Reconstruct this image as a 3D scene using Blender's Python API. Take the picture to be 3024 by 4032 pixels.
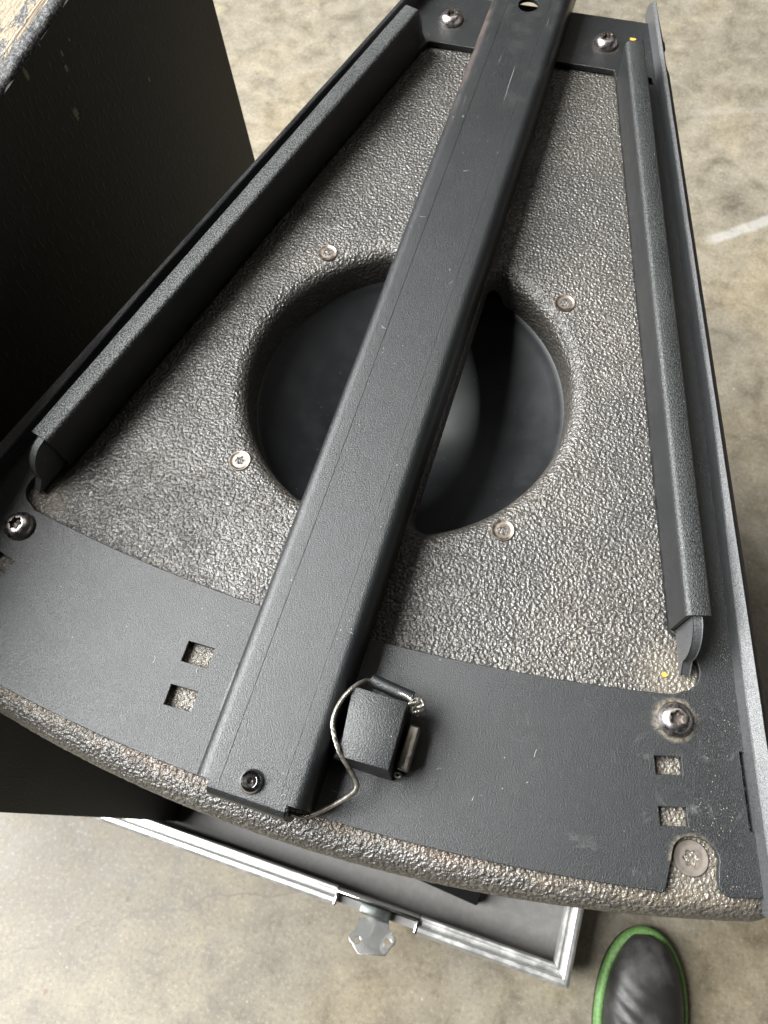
import bpy, bmesh, math, random
from mathutils import Vector, Matrix, noise as mnoise

random.seed(7)
scene = bpy.context.scene
for o in list(bpy.data.objects):
    bpy.data.objects.remove(o)
COL = scene.collection
R = math.radians

# ------------------------------------------------------------------ camera
# world: x across the loudspeaker, y along it (front is -y), z up, floor at 0.
H = 1.100                      # lens height above the floor
ZP = 0.700                     # height of the rigging plate's top face
camd = bpy.data.cameras.new('camera')
cam = bpy.data.objects.new('camera', camd)
COL.objects.link(cam)
right = Vector((0.95260671, 0.29878271, -0.05717826))
down = Vector((0.25492654, -0.88662695, -0.38588224))
fwd = Vector((-0.16599073, 0.35301776, -0.92077443))
m3 = Matrix((right, -down, -fwd)).transposed()
cam.matrix_world = Matrix.Translation((0.0855, 0.0, H)) @ m3.to_4x4()
camd.sensor_fit = 'VERTICAL'
camd.lens = 4.2
camd.sensor_height = 4.2 * 4032 / 3028
camd.sensor_width = 4.2 * 3024 / 3028
camd.clip_start = 0.01
camd.clip_end = 100
camd.dof.use_dof = True
camd.dof.focus_distance = 0.42
camd.dof.aperture_fstop = 2.8
scene.camera = cam

# ------------------------------------------------------------------ light
world = bpy.data.worlds.new('World')
scene.world = world
world.use_nodes = True
bg = world.node_tree.nodes['Background']
bg.inputs['Color'].default_value = (1.0, 0.95, 0.87, 1)
bg.inputs['Strength'].default_value = 0.032


def area_lamp(name, loc, target, sx, sy, power, col):
    d = bpy.data.lights.new(name, 'AREA')
    d.shape = 'RECTANGLE'
    d.size, d.size_y = sx, sy
    d.energy = power
    d.color = col
    o = bpy.data.objects.new(name, d)
    COL.objects.link(o)
    o.location = loc
    o.rotation_euler = (Vector(target) - Vector(loc)).to_track_quat('-Z', 'Y').to_euler()
    return o


# the open roller door of the workshop, off to the left and front
area_lamp('door_daylight', (-3.6, -0.1, 4.5), (0, 0.1, 0.9), 4.4, 4.4, 2800, (0.985, 0.99, 0.985))
# added overhead fill lamp, standing in for unseen skylights
area_lamp('far_fill', (0.2, 2.3, 4.3), (0, 0.4, 0.6), 2.6, 1.8, 30, (1.0, 0.95, 0.86))

scene.view_settings.view_transform = 'Standard'
scene.view_settings.look = 'None'
scene.view_settings.gamma = 1
scene.view_settings.exposure = -0.62
scene.render.engine = 'CYCLES'


# ------------------------------------------------------------------ node helper
class NT:
    def __init__(self, name):
        self.m = bpy.data.materials.new(name)
        self.m.use_nodes = True
        self.t = self.m.node_tree
        self.b = self.t.nodes['Principled BSDF']
        g = self.t.nodes.new('ShaderNodeNewGeometry')
        self.pos = g.outputs['Position']

    def put(self, sock, val):
        if isinstance(val, bpy.types.NodeSocket):
            self.t.links.new(val, sock)
        elif isinstance(val, (tuple, list)) and len(val) == 3 and sock.type == 'RGBA':
            sock.default_value = (*val, 1)
        else:
            sock.default_value = val

    def set(self, **kw):
        for k, v in kw.items():
            self.put(self.b.inputs[k.replace('_', ' ')], v)

    def math(self, op, a, b=0.0, c=None, clamp=False):
        n = self.t.nodes.new('ShaderNodeMath')
        n.operation = op
        n.use_clamp = clamp
        self.put(n.inputs[0], a)
        self.put(n.inputs[1], b)
        if c is not None:
            self.put(n.inputs[2], c)
        return n.outputs[0]

    def vmath(self, op, a, b=(0, 0, 0)):
        n = self.t.nodes.new('ShaderNodeVectorMath')
        n.operation = op
        self.put(n.inputs[0], a)
        self.put(n.inputs[1], b)
        return n.outputs['Value'] if op in ('DISTANCE', 'LENGTH', 'DOT_PRODUCT') else n.outputs[0]

    def sep(self, v):
        n = self.t.nodes.new('ShaderNodeSeparateXYZ')
        self.put(n.inputs[0], v)
        return n.outputs

    def scale(self, v, s):
        n = self.t.nodes.new('ShaderNodeVectorMath')
        n.operation = 'MULTIPLY'
        self.put(n.inputs[0], v)
        n.inputs[1].default_value = s
        return n.outputs[0]

    def noise(self, scale, detail=3.0, rough=0.55, vec=None, dist=0.0, out='Fac'):
        n = self.t.nodes.new('ShaderNodeTexNoise')
        self.put(n.inputs['Vector'], vec if vec is not None else self.pos)
        n.inputs['Scale'].default_value = scale
        n.inputs['Detail'].default_value = detail
        n.inputs['Roughness'].default_value = rough
        n.inputs['Distortion'].default_value = dist
        return n.outputs[out]

    def voro(self, scale, vec=None, feature='F1', rand=1.0, out='Distance'):
        n = self.t.nodes.new('ShaderNodeTexVoronoi')
        n.feature = feature
        self.put(n.inputs['Vector'], vec if vec is not None else self.pos)
        n.inputs['Scale'].default_value = scale
        n.inputs['Randomness'].default_value = rand
        return n.outputs[out]

    def ramp(self, f, stops, interp='LINEAR'):
        n = self.t.nodes.new('ShaderNodeValToRGB')
        n.color_ramp.interpolation = interp
        e = n.color_ramp.elements
        while len(e) < len(stops):
            e.new(0.5)
        for i, (p, c) in enumerate(stops):
            e[i].position = p
            e[i].color = (*c, 1) if isinstance(c, (tuple, list)) else (c, c, c, 1)
        self.put(n.inputs[0], f)
        return n.outputs[0]

    def rng(self, f, a, b, c=0.0, d=1.0, smooth=True):
        n = self.t.nodes.new('ShaderNodeMapRange')
        n.interpolation_type = 'SMOOTHSTEP' if smooth else 'LINEAR'
        self.put(n.inputs[0], f)
        for i, x in enumerate((a, b, c, d)):
            n.inputs[i + 1].default_value = x
        return n.outputs[0]

    def mix(self, f, a, b, mode='MIX'):
        n = self.t.nodes.new('ShaderNodeMix')
        n.data_type = 'RGBA'
        n.blend_type = mode
        self.put(n.inputs[0], f)
        self.put(n.inputs[6], a)
        self.put(n.inputs[7], b)
        return n.outputs[2]

    def bump(self, h, strength=1.0, dist=0.001, normal=None):
        n = self.t.nodes.new('ShaderNodeBump')
        n.inputs['Strength'].default_value = strength
        n.inputs['Distance'].default_value = dist
        self.put(n.inputs['Height'], h)
        if normal is not None:
            self.put(n.inputs['Normal'], normal)
        return n.outputs[0]


# ------------------------------------------------------------------ materials
BOLTS = [(-0.1860, 0.0865), (0.1860, 0.0865), (-0.0590, 0.5570), (0.0590, 0.5570)]


def mat_concrete():
    n = NT('concrete')
    big = n.noise(3.2, 5, 0.6, dist=0.6)
    mid = n.noise(21, 7, 0.68, dist=0.35)
    fine = n.noise(190, 5, 0.75)
    base = n.ramp(mid, [(0.28, (0.105, 0.090, 0.066)), (0.46, (0.185, 0.163, 0.123)), (0.6, (0.23, 0.205, 0.157)), (0.8, (0.285, 0.257, 0.20))])
    tint = n.ramp(big, [(0.32, (0.66, 0.66, 0.68)), (0.5, (0.95, 0.95, 0.95)), (0.66, (1.0, 0.95, 0.84))])
    col = n.mix(1.0, base, tint, 'MULTIPLY')
    col = n.mix(n.rng(n.noise(9, 4, 0.65, vec=n.vmath('ADD', n.pos, (5, 3, 1))), 0.56, 0.74, 0, 0.4), col, (0.30, 0.265, 0.165))
    col = n.mix(n.rng(fine, 0.5, 0.68, 0.0, 0.55), col, (0.085, 0.073, 0.056))
    col = n.mix(n.rng(fine, 0.32, 0.46, 0.45, 0.0), col, (0.36, 0.335, 0.28))
    # pale drips and grit
    vd = n.voro(26)
    col = n.mix(n.rng(n.math('ADD', vd, n.math('MULTIPLY', n.noise(75, 3), 0.25)), 0.12, 0.17, 0.6, 0.0), col, (0.45, 0.435, 0.40))
    vd2 = n.voro(11, vec=n.vmath('ADD', n.pos, (3.3, 1.7, 0)))
    col = n.mix(n.rng(n.math('ADD', vd2, n.math('MULTIPLY', n.noise(60, 3), 0.16)), 0.07, 0.10, 0.7, 0.0), col, (0.50, 0.485, 0.45))
    vd3 = n.voro(19, vec=n.vmath('ADD', n.pos, (7.3, 4.7, 0)))
    col = n.mix(n.rng(vd3, 0.04, 0.09, 0.6, 0.0), col, (0.14, 0.085, 0.05))
    s = n.sep(n.pos)

    def segment(ax, ay, bx, by, w0, w1, color, amt, wob):
        L = math.hypot(bx - ax, by - ay)
        dx, dy = (bx - ax) / L, (by - ay) / L
        px = n.math('SUBTRACT', s[0], ax)
        py = n.math('SUBTRACT', s[1], ay)
        t = n.math('ADD', n.math('MULTIPLY', px, dx), n.math('MULTIPLY', py, dy))
        d = n.math('SUBTRACT', n.math('MULTIPLY', py, dx), n.math('MULTIPLY', px, dy))
        d = n.math('ADD', d, n.math('MULTIPLY', n.math('SUBTRACT', n.noise(14, 5, 0.65), 0.5), wob))
        m = n.rng(n.math('ABSOLUTE', d), w0, w1, 1, 0)
        m = n.math('MULTIPLY', m, n.rng(t, -0.01, 0.015))
        m = n.math('MULTIPLY', m, n.rng(t, L - 0.02, L + 0.01, 1, 0))
        m = n.math('MULTIPLY', m, n.rng(n.noise(60, 3), 0.25, 0.5, 0.35, 1))
        return n.mix(n.math('MULTIPLY', m, amt), color[0], color[1])
    col = segment(0.284, 1.076, 0.56, 1.29, 0.006, 0.014, (col, (0.42, 0.42, 0.41)), 0.42, 0.01)
    col = segment(0.20, 1.38, 0.50, 1.47, 0.004, 0.012, (col, (0.4, 0.4, 0.38)), 0.12, 0.02)
    crack = segment(-0.62, -0.44, -0.17, -0.155, 0.0004, 0.0022, (col, (0.10, 0.09, 0.075)), 0.5, 0.075)
    col = segment(-0.19, -0.165, 0.12, -0.06, 0.0004, 0.002, (crack, (0.12, 0.105, 0.09)), 0.6, 0.05)
    n.set(Base_Color=col, Roughness=n.rng(mid, 0.3, 0.7, 0.42, 0.62), Normal=n.bump(n.math('ADD', mid, n.math('MULTIPLY', fine, 0.35)), 0.5, 0.0012))
    n.b.inputs['Specular IOR Level'].default_value = 0.4
    return n.m


def mat_texture_paint():
    """pebbled structural coating of the cabinet"""
    n = NT('pebbled_coating')
    n1 = n.noise(590, 1.8, 0.5, dist=0.2)
    n2 = n.voro(530, feature='SMOOTH_F1')
    h = n.math('ADD', n.math('MULTIPLY', n1, 1.25), n.math('MULTIPLY', n2, -0.55))
    fine = n.noise(2400, 2)
    h2 = n.math('ADD', h, n.math('MULTIPLY', fine, 0.08))
    h2 = n.math('MULTIPLY', h2, n.rng(n.noise(22, 4, 0.6), 0.3, 0.7, 0.7, 1.1))
    # dust sitting in the hollows
    dust = n.rng(n.noise(15, 4, 0.6), 0.35, 0.75, 0.05, 0.7)
    low = n.rng(h, 0.18, 0.5, 1.0, 0.0)
    col = n.mix(n.math('MULTIPLY', dust, low), (0.043, 0.0398, 0.0357), (0.15, 0.134, 0.108))
    s = n.sep(n.pos)
    # grime and rust along the front edge of the plate
    arc = n.math('ADD', n.math('MULTIPLY', n.math('MULTIPLY', s[0], s[0]), 1 / 2.12), -0.0095)
    d = n.math('SUBTRACT', arc, s[1])          # metres in front of the plate's edge
    wob = n.math('MULTIPLY', n.math('SUBTRACT', n.noise(70, 4, 0.65), 0.5), 0.016)
    near = n.rng(n.math('ABSOLUTE', n.math('ADD', d, wob)), 0.0005, 0.0075, 1, 0)
    rust = n.ramp(n.noise(26, 4, 0.6), [(0.32, (0.12, 0.10, 0.075)), (0.5, (0.20, 0.155, 0.10)), (0.62, (0.19, 0.115, 0.07)), (0.75, (0.10, 0.055, 0.04))])
    grain = n.rng(n.noise(900, 3), 0.38, 0.6)
    col = n.mix(n.math('MULTIPLY', n.math('MULTIPLY', near, 0.42), n.math('ADD', n.math('MULTIPLY', grain, 0.6), 0.4)), col, rust)
    # dusty corners of the window
    for cx, cy in ((-0.186, 0.108), (0.186, 0.108), (0.204, 0.027), (-0.057, 0.036), (0.190, 0.053), (-0.190, 0.053)):
        dd = n.vmath('DISTANCE', n.pos, (cx, cy, ZP - 0.005))
        dm = n.rng(n.math('ADD', dd, n.math('MULTIPLY', n.math('SUBTRACT', n.noise(150, 3), 0.5), 0.012)), 0.006, 0.028, 0.5, 0)
        col = n.mix(dm, col, (0.19, 0.165, 0.125))
    n.set(Base_Color=col, Roughness=n.math('ADD', n.math('MULTIPLY', n.noise(300, 2), 0.14), 0.25), Normal=n.bump(h2, 1.0, 0.00145))
    n.b.inputs['Specular IOR Level'].default_value = 0.9
    return n.m


def mat_powder(name, dust_bolts=False, wear=False, base=(0.0055, 0.0061, 0.0066), rough=0.37):
    """fine powder coat on the steel parts"""
    n = NT(name)
    f = n.noise(2300, 2.0, 0.6)
    g = n.noise(38, 5, 0.62)
    col = n.mix(n.rng(g, 0.35, 0.75, 0.0, 0.5), base, tuple(c * 1.6 for c in base))
    col = n.mix(n.rng(n.noise(1500, 2, 0.6), 0.40, 0.66, 0, 0.55), col, tuple(c * 3.2 for c in base))
    rgh = n.math('ADD', n.math('MULTIPLY', g, 0.14), rough - 0.08)
    # lint and dust specks
    sp = n.voro(210)
    spm = n.rng(sp, 0.035, 0.075, 1, 0)
    spm = n.math('MULTIPLY', spm, n.rng(n.noise(45, 2), 0.50, 0.62))
    col = n.mix(n.math('MULTIPLY', spm, 0.8), col, (0.36, 0.36, 0.35))
    if dust_bolts:
        m = None
        for (bx, by) in BOLTS + [(0.204, 0.0265)]:
            dd = n.vmath('DISTANCE', n.pos, (bx, by, ZP))
            dd = n.math('ADD', dd, n.math('MULTIPLY', n.math('SUBTRACT', n.noise(180, 4, 0.7), 0.5), 0.006))
            k = n.rng(dd, 0.0088, 0.0120, 0.6, 0)
            m = k if m is None else n.math('MAXIMUM', m, k)
        s = n.sep(n.pos)
        right_side = n.rng(s[0], 0.02, 0.19, 0.0, 1.0)
        m = n.math('MULTIPLY', m, n.math('ADD', n.math('MULTIPLY', right_side, 0.75), 0.18))
        col = n.mix(n.math('MULTIPLY', m, n.rng(n.noise(420, 3), 0.3, 0.6)), col, (0.24, 0.205, 0.145))
        scuff = n.rng(n.noise(55, 6, 0.72, dist=1.2), 0.57, 0.74, 0, 0.28)
        scuff = n.math('MULTIPLY', scuff, n.rng(s[0], 0.05, 0.2))
        col = n.mix(scuff, col, (0.17, 0.17, 0.165))
        # pale grit gathered along the right edge and the rear strip
        grit = n.rng(n.voro(520), 0.07, 0.16, 1, 0)
        grit = n.math('MULTIPLY', grit, n.rng(n.noise(40, 3), 0.45, 0.6))
        side = n.math('MAXIMUM', n.rng(s[0], 0.17, 0.22), n.rng(s[1], 0.50, 0.54))
        col = n.mix(n.math('MULTIPLY', grit, side), col, (0.33, 0.29, 0.22))
    if wear:
        s = n.sep(n.pos)
        far = n.rng(s[1], 0.36, 0.53)
        chips = n.rng(n.voro(95, vec=n.scale(n.pos, (1, 0.75, 1))), 0.03, 0.06, 1, 0)
        chips = n.math('MULTIPLY', chips, n.rng(n.noise(28, 2), 0.40, 0.50))
        col = n.mix(n.math('MULTIPLY', chips, far), col, (0.55, 0.56, 0.57))
        scr = n.noise(1.0, 2, 0.5, vec=n.scale(n.pos, (900, 16, 1)))
        scr = n.math('MULTIPLY', n.rng(scr, 0.70, 0.76), far)
        col = n.mix(n.math('MULTIPLY', scr, 0.7), col, (0.3, 0.3, 0.3))
        edge = n.math('MULTIPLY', n.rng(s[0], -0.0255, -0.0215, 1, 0), n.rng(s[1], 0.40, 0.50))
        edge = n.math('MULTIPLY', edge, n.rng(n.noise(60, 4), 0.35, 0.6))
        col = n.mix(n.math('MULTIPLY', edge, 0.5), col, (0.10, 0.066, 0.056))
        dusty = n.math('MULTIPLY', n.rng(n.noise(60, 6, 0.75), 0.45, 0.7, 0, 0.10), far)
        col = n.mix(dusty, col, (0.14, 0.13, 0.115))
    n.set(Base_Color=col, Roughness=rgh, Normal=n.bump(n.math('ADD', f, n.math('MULTIPLY', n.noise(1150, 2), 1.0)), 1.0, 0.00018))
    n.b.inputs['Specular IOR Level'].default_value = 0.62
    return n.m


def mat_rail():
    n = NT('worn_glint_rail_paint')
    f = n.noise(1500, 3, 0.6, vec=n.scale(n.pos, (1, 0.45, 1)))
    g = n.noise(40, 4)
    s = n.sep(n.pos)
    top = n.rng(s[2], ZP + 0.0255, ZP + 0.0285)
    left_glint = n.math('MULTIPLY', n.rng(s[0], -0.02, 0.02, 1, 0), n.rng(s[1], 0.12, 0.52, 1.0, 0.45))  # left rail paler towards the front: glare painted into the worn coat
    rub_glint = n.math('MULTIPLY', n.rng(n.noise(1500, 3, vec=n.scale(n.pos, (1, 0.6, 1))), 0.42, 0.62, 0, 0.75), n.math('ADD', n.math('MULTIPLY', left_glint, 0.75), 0.25))
    rub_glint = n.math('MULTIPLY', top, rub_glint)
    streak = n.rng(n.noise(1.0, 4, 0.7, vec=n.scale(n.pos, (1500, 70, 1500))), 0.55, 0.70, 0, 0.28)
    rub_glint = n.math('MAXIMUM', rub_glint, n.math('MULTIPLY', n.math('MULTIPLY', top, streak), n.rng(s[0], -0.02, 0.02)))
    col = n.mix(rub_glint, (0.011, 0.0118, 0.0123), (0.20, 0.205, 0.207))
    spm = n.math('MULTIPLY', n.rng(n.voro(240), 0.04, 0.08, 1, 0), n.rng(n.noise(50, 2), 0.5, 0.6))
    col = n.mix(n.math('MULTIPLY', spm, 0.7), col, (0.4, 0.4, 0.38))
    n.set(Base_Color=col, Roughness=n.rng(g, 0.3, 0.7, 0.36, 0.5), Normal=n.bump(n.math('MULTIPLY', f, n.math('ADD', n.math('MULTIPLY', top, 0.8), 0.2)), 0.9, 0.0005))
    return n.m


def mat_metal(name, col, rough, grime=(0.10, 0.08, 0.06), amt=0.5, scale=380, metallic=1.0, bump=0.12):
    n = NT(name)
    g = n.noise(scale, 4, 0.65)
    c = n.mix(n.rng(g, 0.42, 0.72, 0, amt), col, grime)
    n.set(Base_Color=c, Metallic=n.rng(g, 0.5, 0.8, metallic, metallic * 0.55), Roughness=n.rng(g, 0.3, 0.75, rough * 0.8, rough * 1.6), Normal=n.bump(g, bump, 0.0002))
    return n.m


def mat_simple(name, col, rough, metallic=0.0, bump=0.0, bscale=200, spec=0.5, var=0.3):
    n = NT(name)
    g = n.noise(bscale, 4, 0.6)
    c = n.mix(n.rng(g, 0.35, 0.7), tuple(x * (1 - var) for x in col), tuple(x * (1 + var) for x in col))
    n.set(Base_Color=c, Roughness=n.rng(g, 0.3, 0.7, rough * 0.9, min(1, rough * 1.15)), Metallic=metallic)
    if bump:
        n.set(Normal=n.bump(g, 1.0, bump))
    n.b.inputs['Specular IOR Level'].default_value = spec
    return n.m


def mat_box_paint():
    n = NT('black_box_paint')
    g = n.noise(1.0, 4, 0.6, vec=n.scale(n.pos, (420, 420, 150)))
    h = n.rng(g, 0.52, 0.72)
    col = n.mix(n.rng(n.noise(9, 3), 0.3, 0.7), (0.016, 0.015, 0.0135), (0.024, 0.022, 0.019))
    # knocks down to the wood
    for (y, hh, ry, rz) in [(0.3083, 0.111, 0.0016, 0.0042), (0.3393, 0.091, 0.0014, 0.0022), (0.3415, 0.099, 0.0008, 0.0022),
                            (0.3277, 0.115, 0.0008, 0.002), (0.3299, 0.068, 0.0024, 0.0042), (0.352, 0.10, 0.0006, 0.001), (0.41, 0.03, 0.001, 0.0022)]:
        v = n.vmath('SUBTRACT', n.pos, (-0.238, y, ZP + hh))
        v = n.scale(v, (1, 1 / ry, 1 / rz))
        d = n.math('ADD', n.vmath('LENGTH', v), n.math('MULTIPLY', n.math('SUBTRACT', n.noise(700, 3, 0.7), 0.5), 1.6))
        col = n.mix(n.rng(d, 0.75, 1.05, 1, 0), col, (0.30, 0.25, 0.17))
    n.set(Base_Color=col, Roughness=0.55, Normal=n.bump(h, 0.35, 0.0004))
    n.b.inputs['Specular IOR Level'].default_value = 0.35
    return n.m


def mat_worn_top():
    """black paint flaked off plywood: paler torn veneer and ply edges"""
    n = NT('flaked_plywood')
    s = n.sep(n.pos)
    d = n.math('SUBTRACT', -0.238, s[0])             # metres in from the face
    torn = n.noise(1.0, 5, 0.7, vec=n.scale(n.pos, (95, 40, 95)), dist=0.8)
    grain = n.noise(1.0, 4, 0.7, vec=n.scale(n.pos, (900, 90, 300)))
    wood = n.ramp(grain, [(0.3, (0.13, 0.10, 0.065)), (0.5, (0.235, 0.195, 0.135)), (0.7, (0.30, 0.26, 0.19))])
    ply = n.noise(1.0, 1, 0.5, vec=n.scale(n.pos, (850, 9, 1)))
    plyc = n.ramp(ply, [(0.36, (0.08, 0.058, 0.037)), (0.5, (0.26, 0.205, 0.135)), (0.62, (0.32, 0.27, 0.195))])
    in_ply = n.math('MULTIPLY', n.rng(d, 0.0062, 0.0072), n.rng(d, 0.0125, 0.0135, 1, 0))
    wood = n.mix(in_ply, wood, plyc)
    shift = n.math('ADD', torn, n.rng(d, 0.006, 0.009, -0.20, 0.06))
    shift = n.math('ADD', shift, n.math('MULTIPLY', in_ply, 0.10))
    shift = n.math('ADD', shift, n.rng(s[1], 0.28, 0.40, -0.14, 0.06))
    bare = n.rng(shift, 0.47, 0.50)
    paint = n.mix(n.rng(n.noise(500, 3), 0.4, 0.7), (0.035, 0.036, 0.038), (0.16, 0.16, 0.155))
    n.set(Base_Color=n.mix(bare, paint, wood), Roughness=0.6, Normal=n.bump(n.math('ADD', n.math('MULTIPLY', bare, -0.7), n.math('ADD', n.noise(600, 4), grain)), 0.9, 0.0007))
    return n.m


def mat_wire():
    n = NT('steel_wire')
    s = n.sep(n.pos)
    w = n.math('SINE', n.math('MULTIPLY', n.math('ADD', n.math('ADD', s[0], s[1]), n.math('MULTIPLY', s[2], 1.6)), 5200))
    n.set(Base_Color=n.mix(n.rng(n.noise(300, 3), 0.4, 0.7), (0.50, 0.485, 0.44), (0.20, 0.175, 0.14)), Metallic=0.85, Roughness=0.34, Normal=n.bump(w, 0.6, 0.0003))
    return n.m


def mat_leather():
    n = NT('shoe_leather')
    g = n.noise(26, 5, 0.65)
    f = n.noise(700, 3)
    col = n.mix(n.rng(g, 0.42, 0.7), (0.020, 0.019, 0.018), (0.055, 0.053, 0.050))
    n.set(Base_Color=col, Roughness=n.rng(g, 0.3, 0.7, 0.42, 0.6), Normal=n.bump(n.math('ADD', g, n.math('MULTIPLY', f, 0.1)), 0.4, 0.0015))
    return n.m


def mat_cone():
    n = NT('cone_polymer')
    g = n.noise(60, 4, 0.6)
    sp = n.math('MULTIPLY', n.rng(n.voro(130), 0.03, 0.06, 1, 0), n.rng(n.noise(30, 2), 0.45, 0.55))
    col = n.mix(n.rng(g, 0.35, 0.75), (0.010, 0.0108, 0.012), (0.016, 0.017, 0.0185))
    col = n.mix(n.math('MULTIPLY', sp, 0.6), col, (0.22, 0.21, 0.19))
    n.set(Base_Color=col, Roughness=n.rng(g, 0.3, 0.7, 0.42, 0.5), Normal=n.bump(n.noise(900, 3), 0.3, 0.0001))
    n.b.inputs['Specular IOR Level'].default_value = 0.4
    return n.m


M = dict(
    concrete=mat_concrete(), pebble=mat_texture_paint(), plate=mat_powder('plate_powder_coat', dust_bolts=True),
    bar=mat_powder('bar_powder_coat', wear=True, base=(0.0055, 0.0063, 0.0068), rough=0.37),
    edge=mat_powder('rubbed_lit_powder_coat', base=(0.034, 0.035, 0.036), rough=0.40),  # paler than the plate: edge rub plus caught light put into the colour
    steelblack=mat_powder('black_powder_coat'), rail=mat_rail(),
    bolt=mat_metal('bolt_steel', (0.52, 0.485, 0.475), 0.26, (0.09, 0.07, 0.06), 0.75),
    screw=mat_metal('screw_steel', (0.27, 0.235, 0.205), 0.36, (0.20, 0.16, 0.12), 0.6),
    dirtyscrew=mat_metal('dusty_screw', (0.19, 0.165, 0.145), 0.5, (0.17, 0.145, 0.11), 0.9, metallic=0.6),
    socket=mat_metal('socket_steel', (0.13, 0.11, 0.095), 0.45, (0.05, 0.042, 0.035), 0.8, metallic=0.7),
    chrome=mat_metal('chrome_rivet', (0.60, 0.60, 0.60), 0.07, (0.25, 0.25, 0.25), 0.2, 120),
    pin=mat_metal('pin_steel', (0.42, 0.395, 0.35), 0.36, (0.16, 0.13, 0.10), 0.5, 200),
    wire=mat_wire(), alu=mat_metal('aluminium_edge', (0.66, 0.66, 0.645), 0.36, (0.62, 0.61, 0.57), 0.4, 60, metallic=0.8),
    zinc=mat_metal('zinc_steel', (0.70, 0.71, 0.69), 0.16, (0.45, 0.43, 0.38), 0.35, 60, metallic=1.0, bump=0.0),
    darkzinc=mat_metal('dull_zinc', (0.17, 0.19, 0.18), 0.32, (0.10, 0.10, 0.09), 0.5, 90, metallic=0.9),
    laminate=mat_simple('laminate_panel', (0.18, 0.175, 0.167), 0.45, bscale=120, var=0.08),
    cone=mat_cone(),
    boxpaint=mat_box_paint(), worntop=mat_worn_top(),
    foam=mat_simple('black_foam', (0.006, 0.006, 0.006), 0.85, bscale=900, bump=0.0004, spec=0.2),
    track=mat_simple('brown_black_steel', (0.024, 0.018, 0.0145), 0.5, bscale=300, bump=0.0002),
    green=mat_simple('green_rubber', (0.105, 0.215, 0.06), 0.55, bscale=300, bump=0.0004, var=0.25),
    sole=mat_simple('dark_sole', (0.02, 0.02, 0.02), 0.7, bscale=200),
    leather=mat_leather(),
    yellow=mat_simple('yellow_paint', (0.62, 0.30, 0.04), 0.6, bscale=900),
    plywood=mat_simple('plywood', (0.45, 0.35, 0.22), 0.7, bscale=90),
    lint=mat_simple('pale_lint', (0.55, 0.55, 0.53), 0.8, bscale=900),
)


# ------------------------------------------------------------------ object helpers
def tag(o, label=None, cat=None, group=None, kind=None):
    for k, v in (('label', label), ('category', cat), ('group', group), ('kind', kind)):
        if v:
            o[k] = v
    return o


def empty(name, loc):
    o = bpy.data.objects.new(name, None)
    COL.objects.link(o)
    o.empty_display_size = 0.05
    o.location = loc
    return o


def wloc(o):
    p = Vector((0, 0, 0))
    while o is not None:
        p += o.location
        o = o.parent
    return p


def link(name, me, mat, parent=None, sharp=35, loc=None):
    """mesh given in world coordinates; its origin is set to loc (or the parent's)"""
    me.name = name
    if mat is not None:
        me.materials.clear()
        me.materials.append(mat)
    base = wloc(parent) if parent is not None else Vector((0, 0, 0))
    org = Vector(loc) if loc is not None else base
    me.transform(Matrix.Translation(-org))
    if sharp is None:
        me.shade_flat()
    else:
        me.shade_smooth()
        me.set_sharp_from_angle(angle=R(sharp))
    if 'socket' in me:
        a_, b_ = me['socket']
        me.materials.append(M['socket'])
        for p in me.polygons[a_:b_]:
            p.material_index = 1
        del me['socket']
    o = bpy.data.objects.new(name, me)
    COL.objects.link(o)
    o.parent = parent
    o.location = org - base
    return o


def mesh(verts, faces):
    me = bpy.data.meshes.new('mesh')
    me.from_pydata([tuple(v) for v in verts], [], faces)
    me.validate()
    return me


def bm_mesh(bm):
    bmesh.ops.recalc_face_normals(bm, faces=bm.faces)
    me = bpy.data.meshes.new('mesh')
    bm.to_mesh(me)
    bm.free()
    return me


def box_bm(bm, x0, x1, y0, y1, z0, z1, bevel=0.0, seg=2):
    vs = [bm.verts.new(p) for p in ((x0, y0, z0), (x1, y0, z0), (x1, y1, z0), (x0, y1, z0), (x0, y0, z1), (x1, y0, z1), (x1, y1, z1), (x0, y1, z1))]
    fs = [bm.faces.new([vs[i] for i in f]) for f in ((3, 2, 1, 0), (4, 5, 6, 7), (0, 1, 5, 4), (1, 2, 6, 5), (2, 3, 7, 6), (3, 0, 4, 7))]
    if bevel:
        es = list({e for f in fs for e in f.edges})
        bmesh.ops.bevel(bm, geom=es, offset=bevel, segments=seg, profile=0.5, affect='EDGES')


def prism(poly, z0, z1, bevel=0.0, top=None, seg=2):
    """poly: list of (x, y); top: another list of the same length for the upper outline"""
    bm = bmesh.new()
    top = top or poly
    a = [bm.verts.new((x, y, z0)) for x, y in poly]
    b = [bm.verts.new((x, y, z1)) for x, y in top]
    bm.faces.new(a[::-1])
    bm.faces.new(b)
    for i in range(len(poly)):
        j = (i + 1) % len(poly)
        bm.faces.new((a[i], a[j], b[j], b[i]))
    if bevel:
        bmesh.ops.bevel(bm, geom=list(bm.edges), offset=bevel, segments=seg, profile=0.5, affect='EDGES')
    return bm_mesh(bm)


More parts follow.
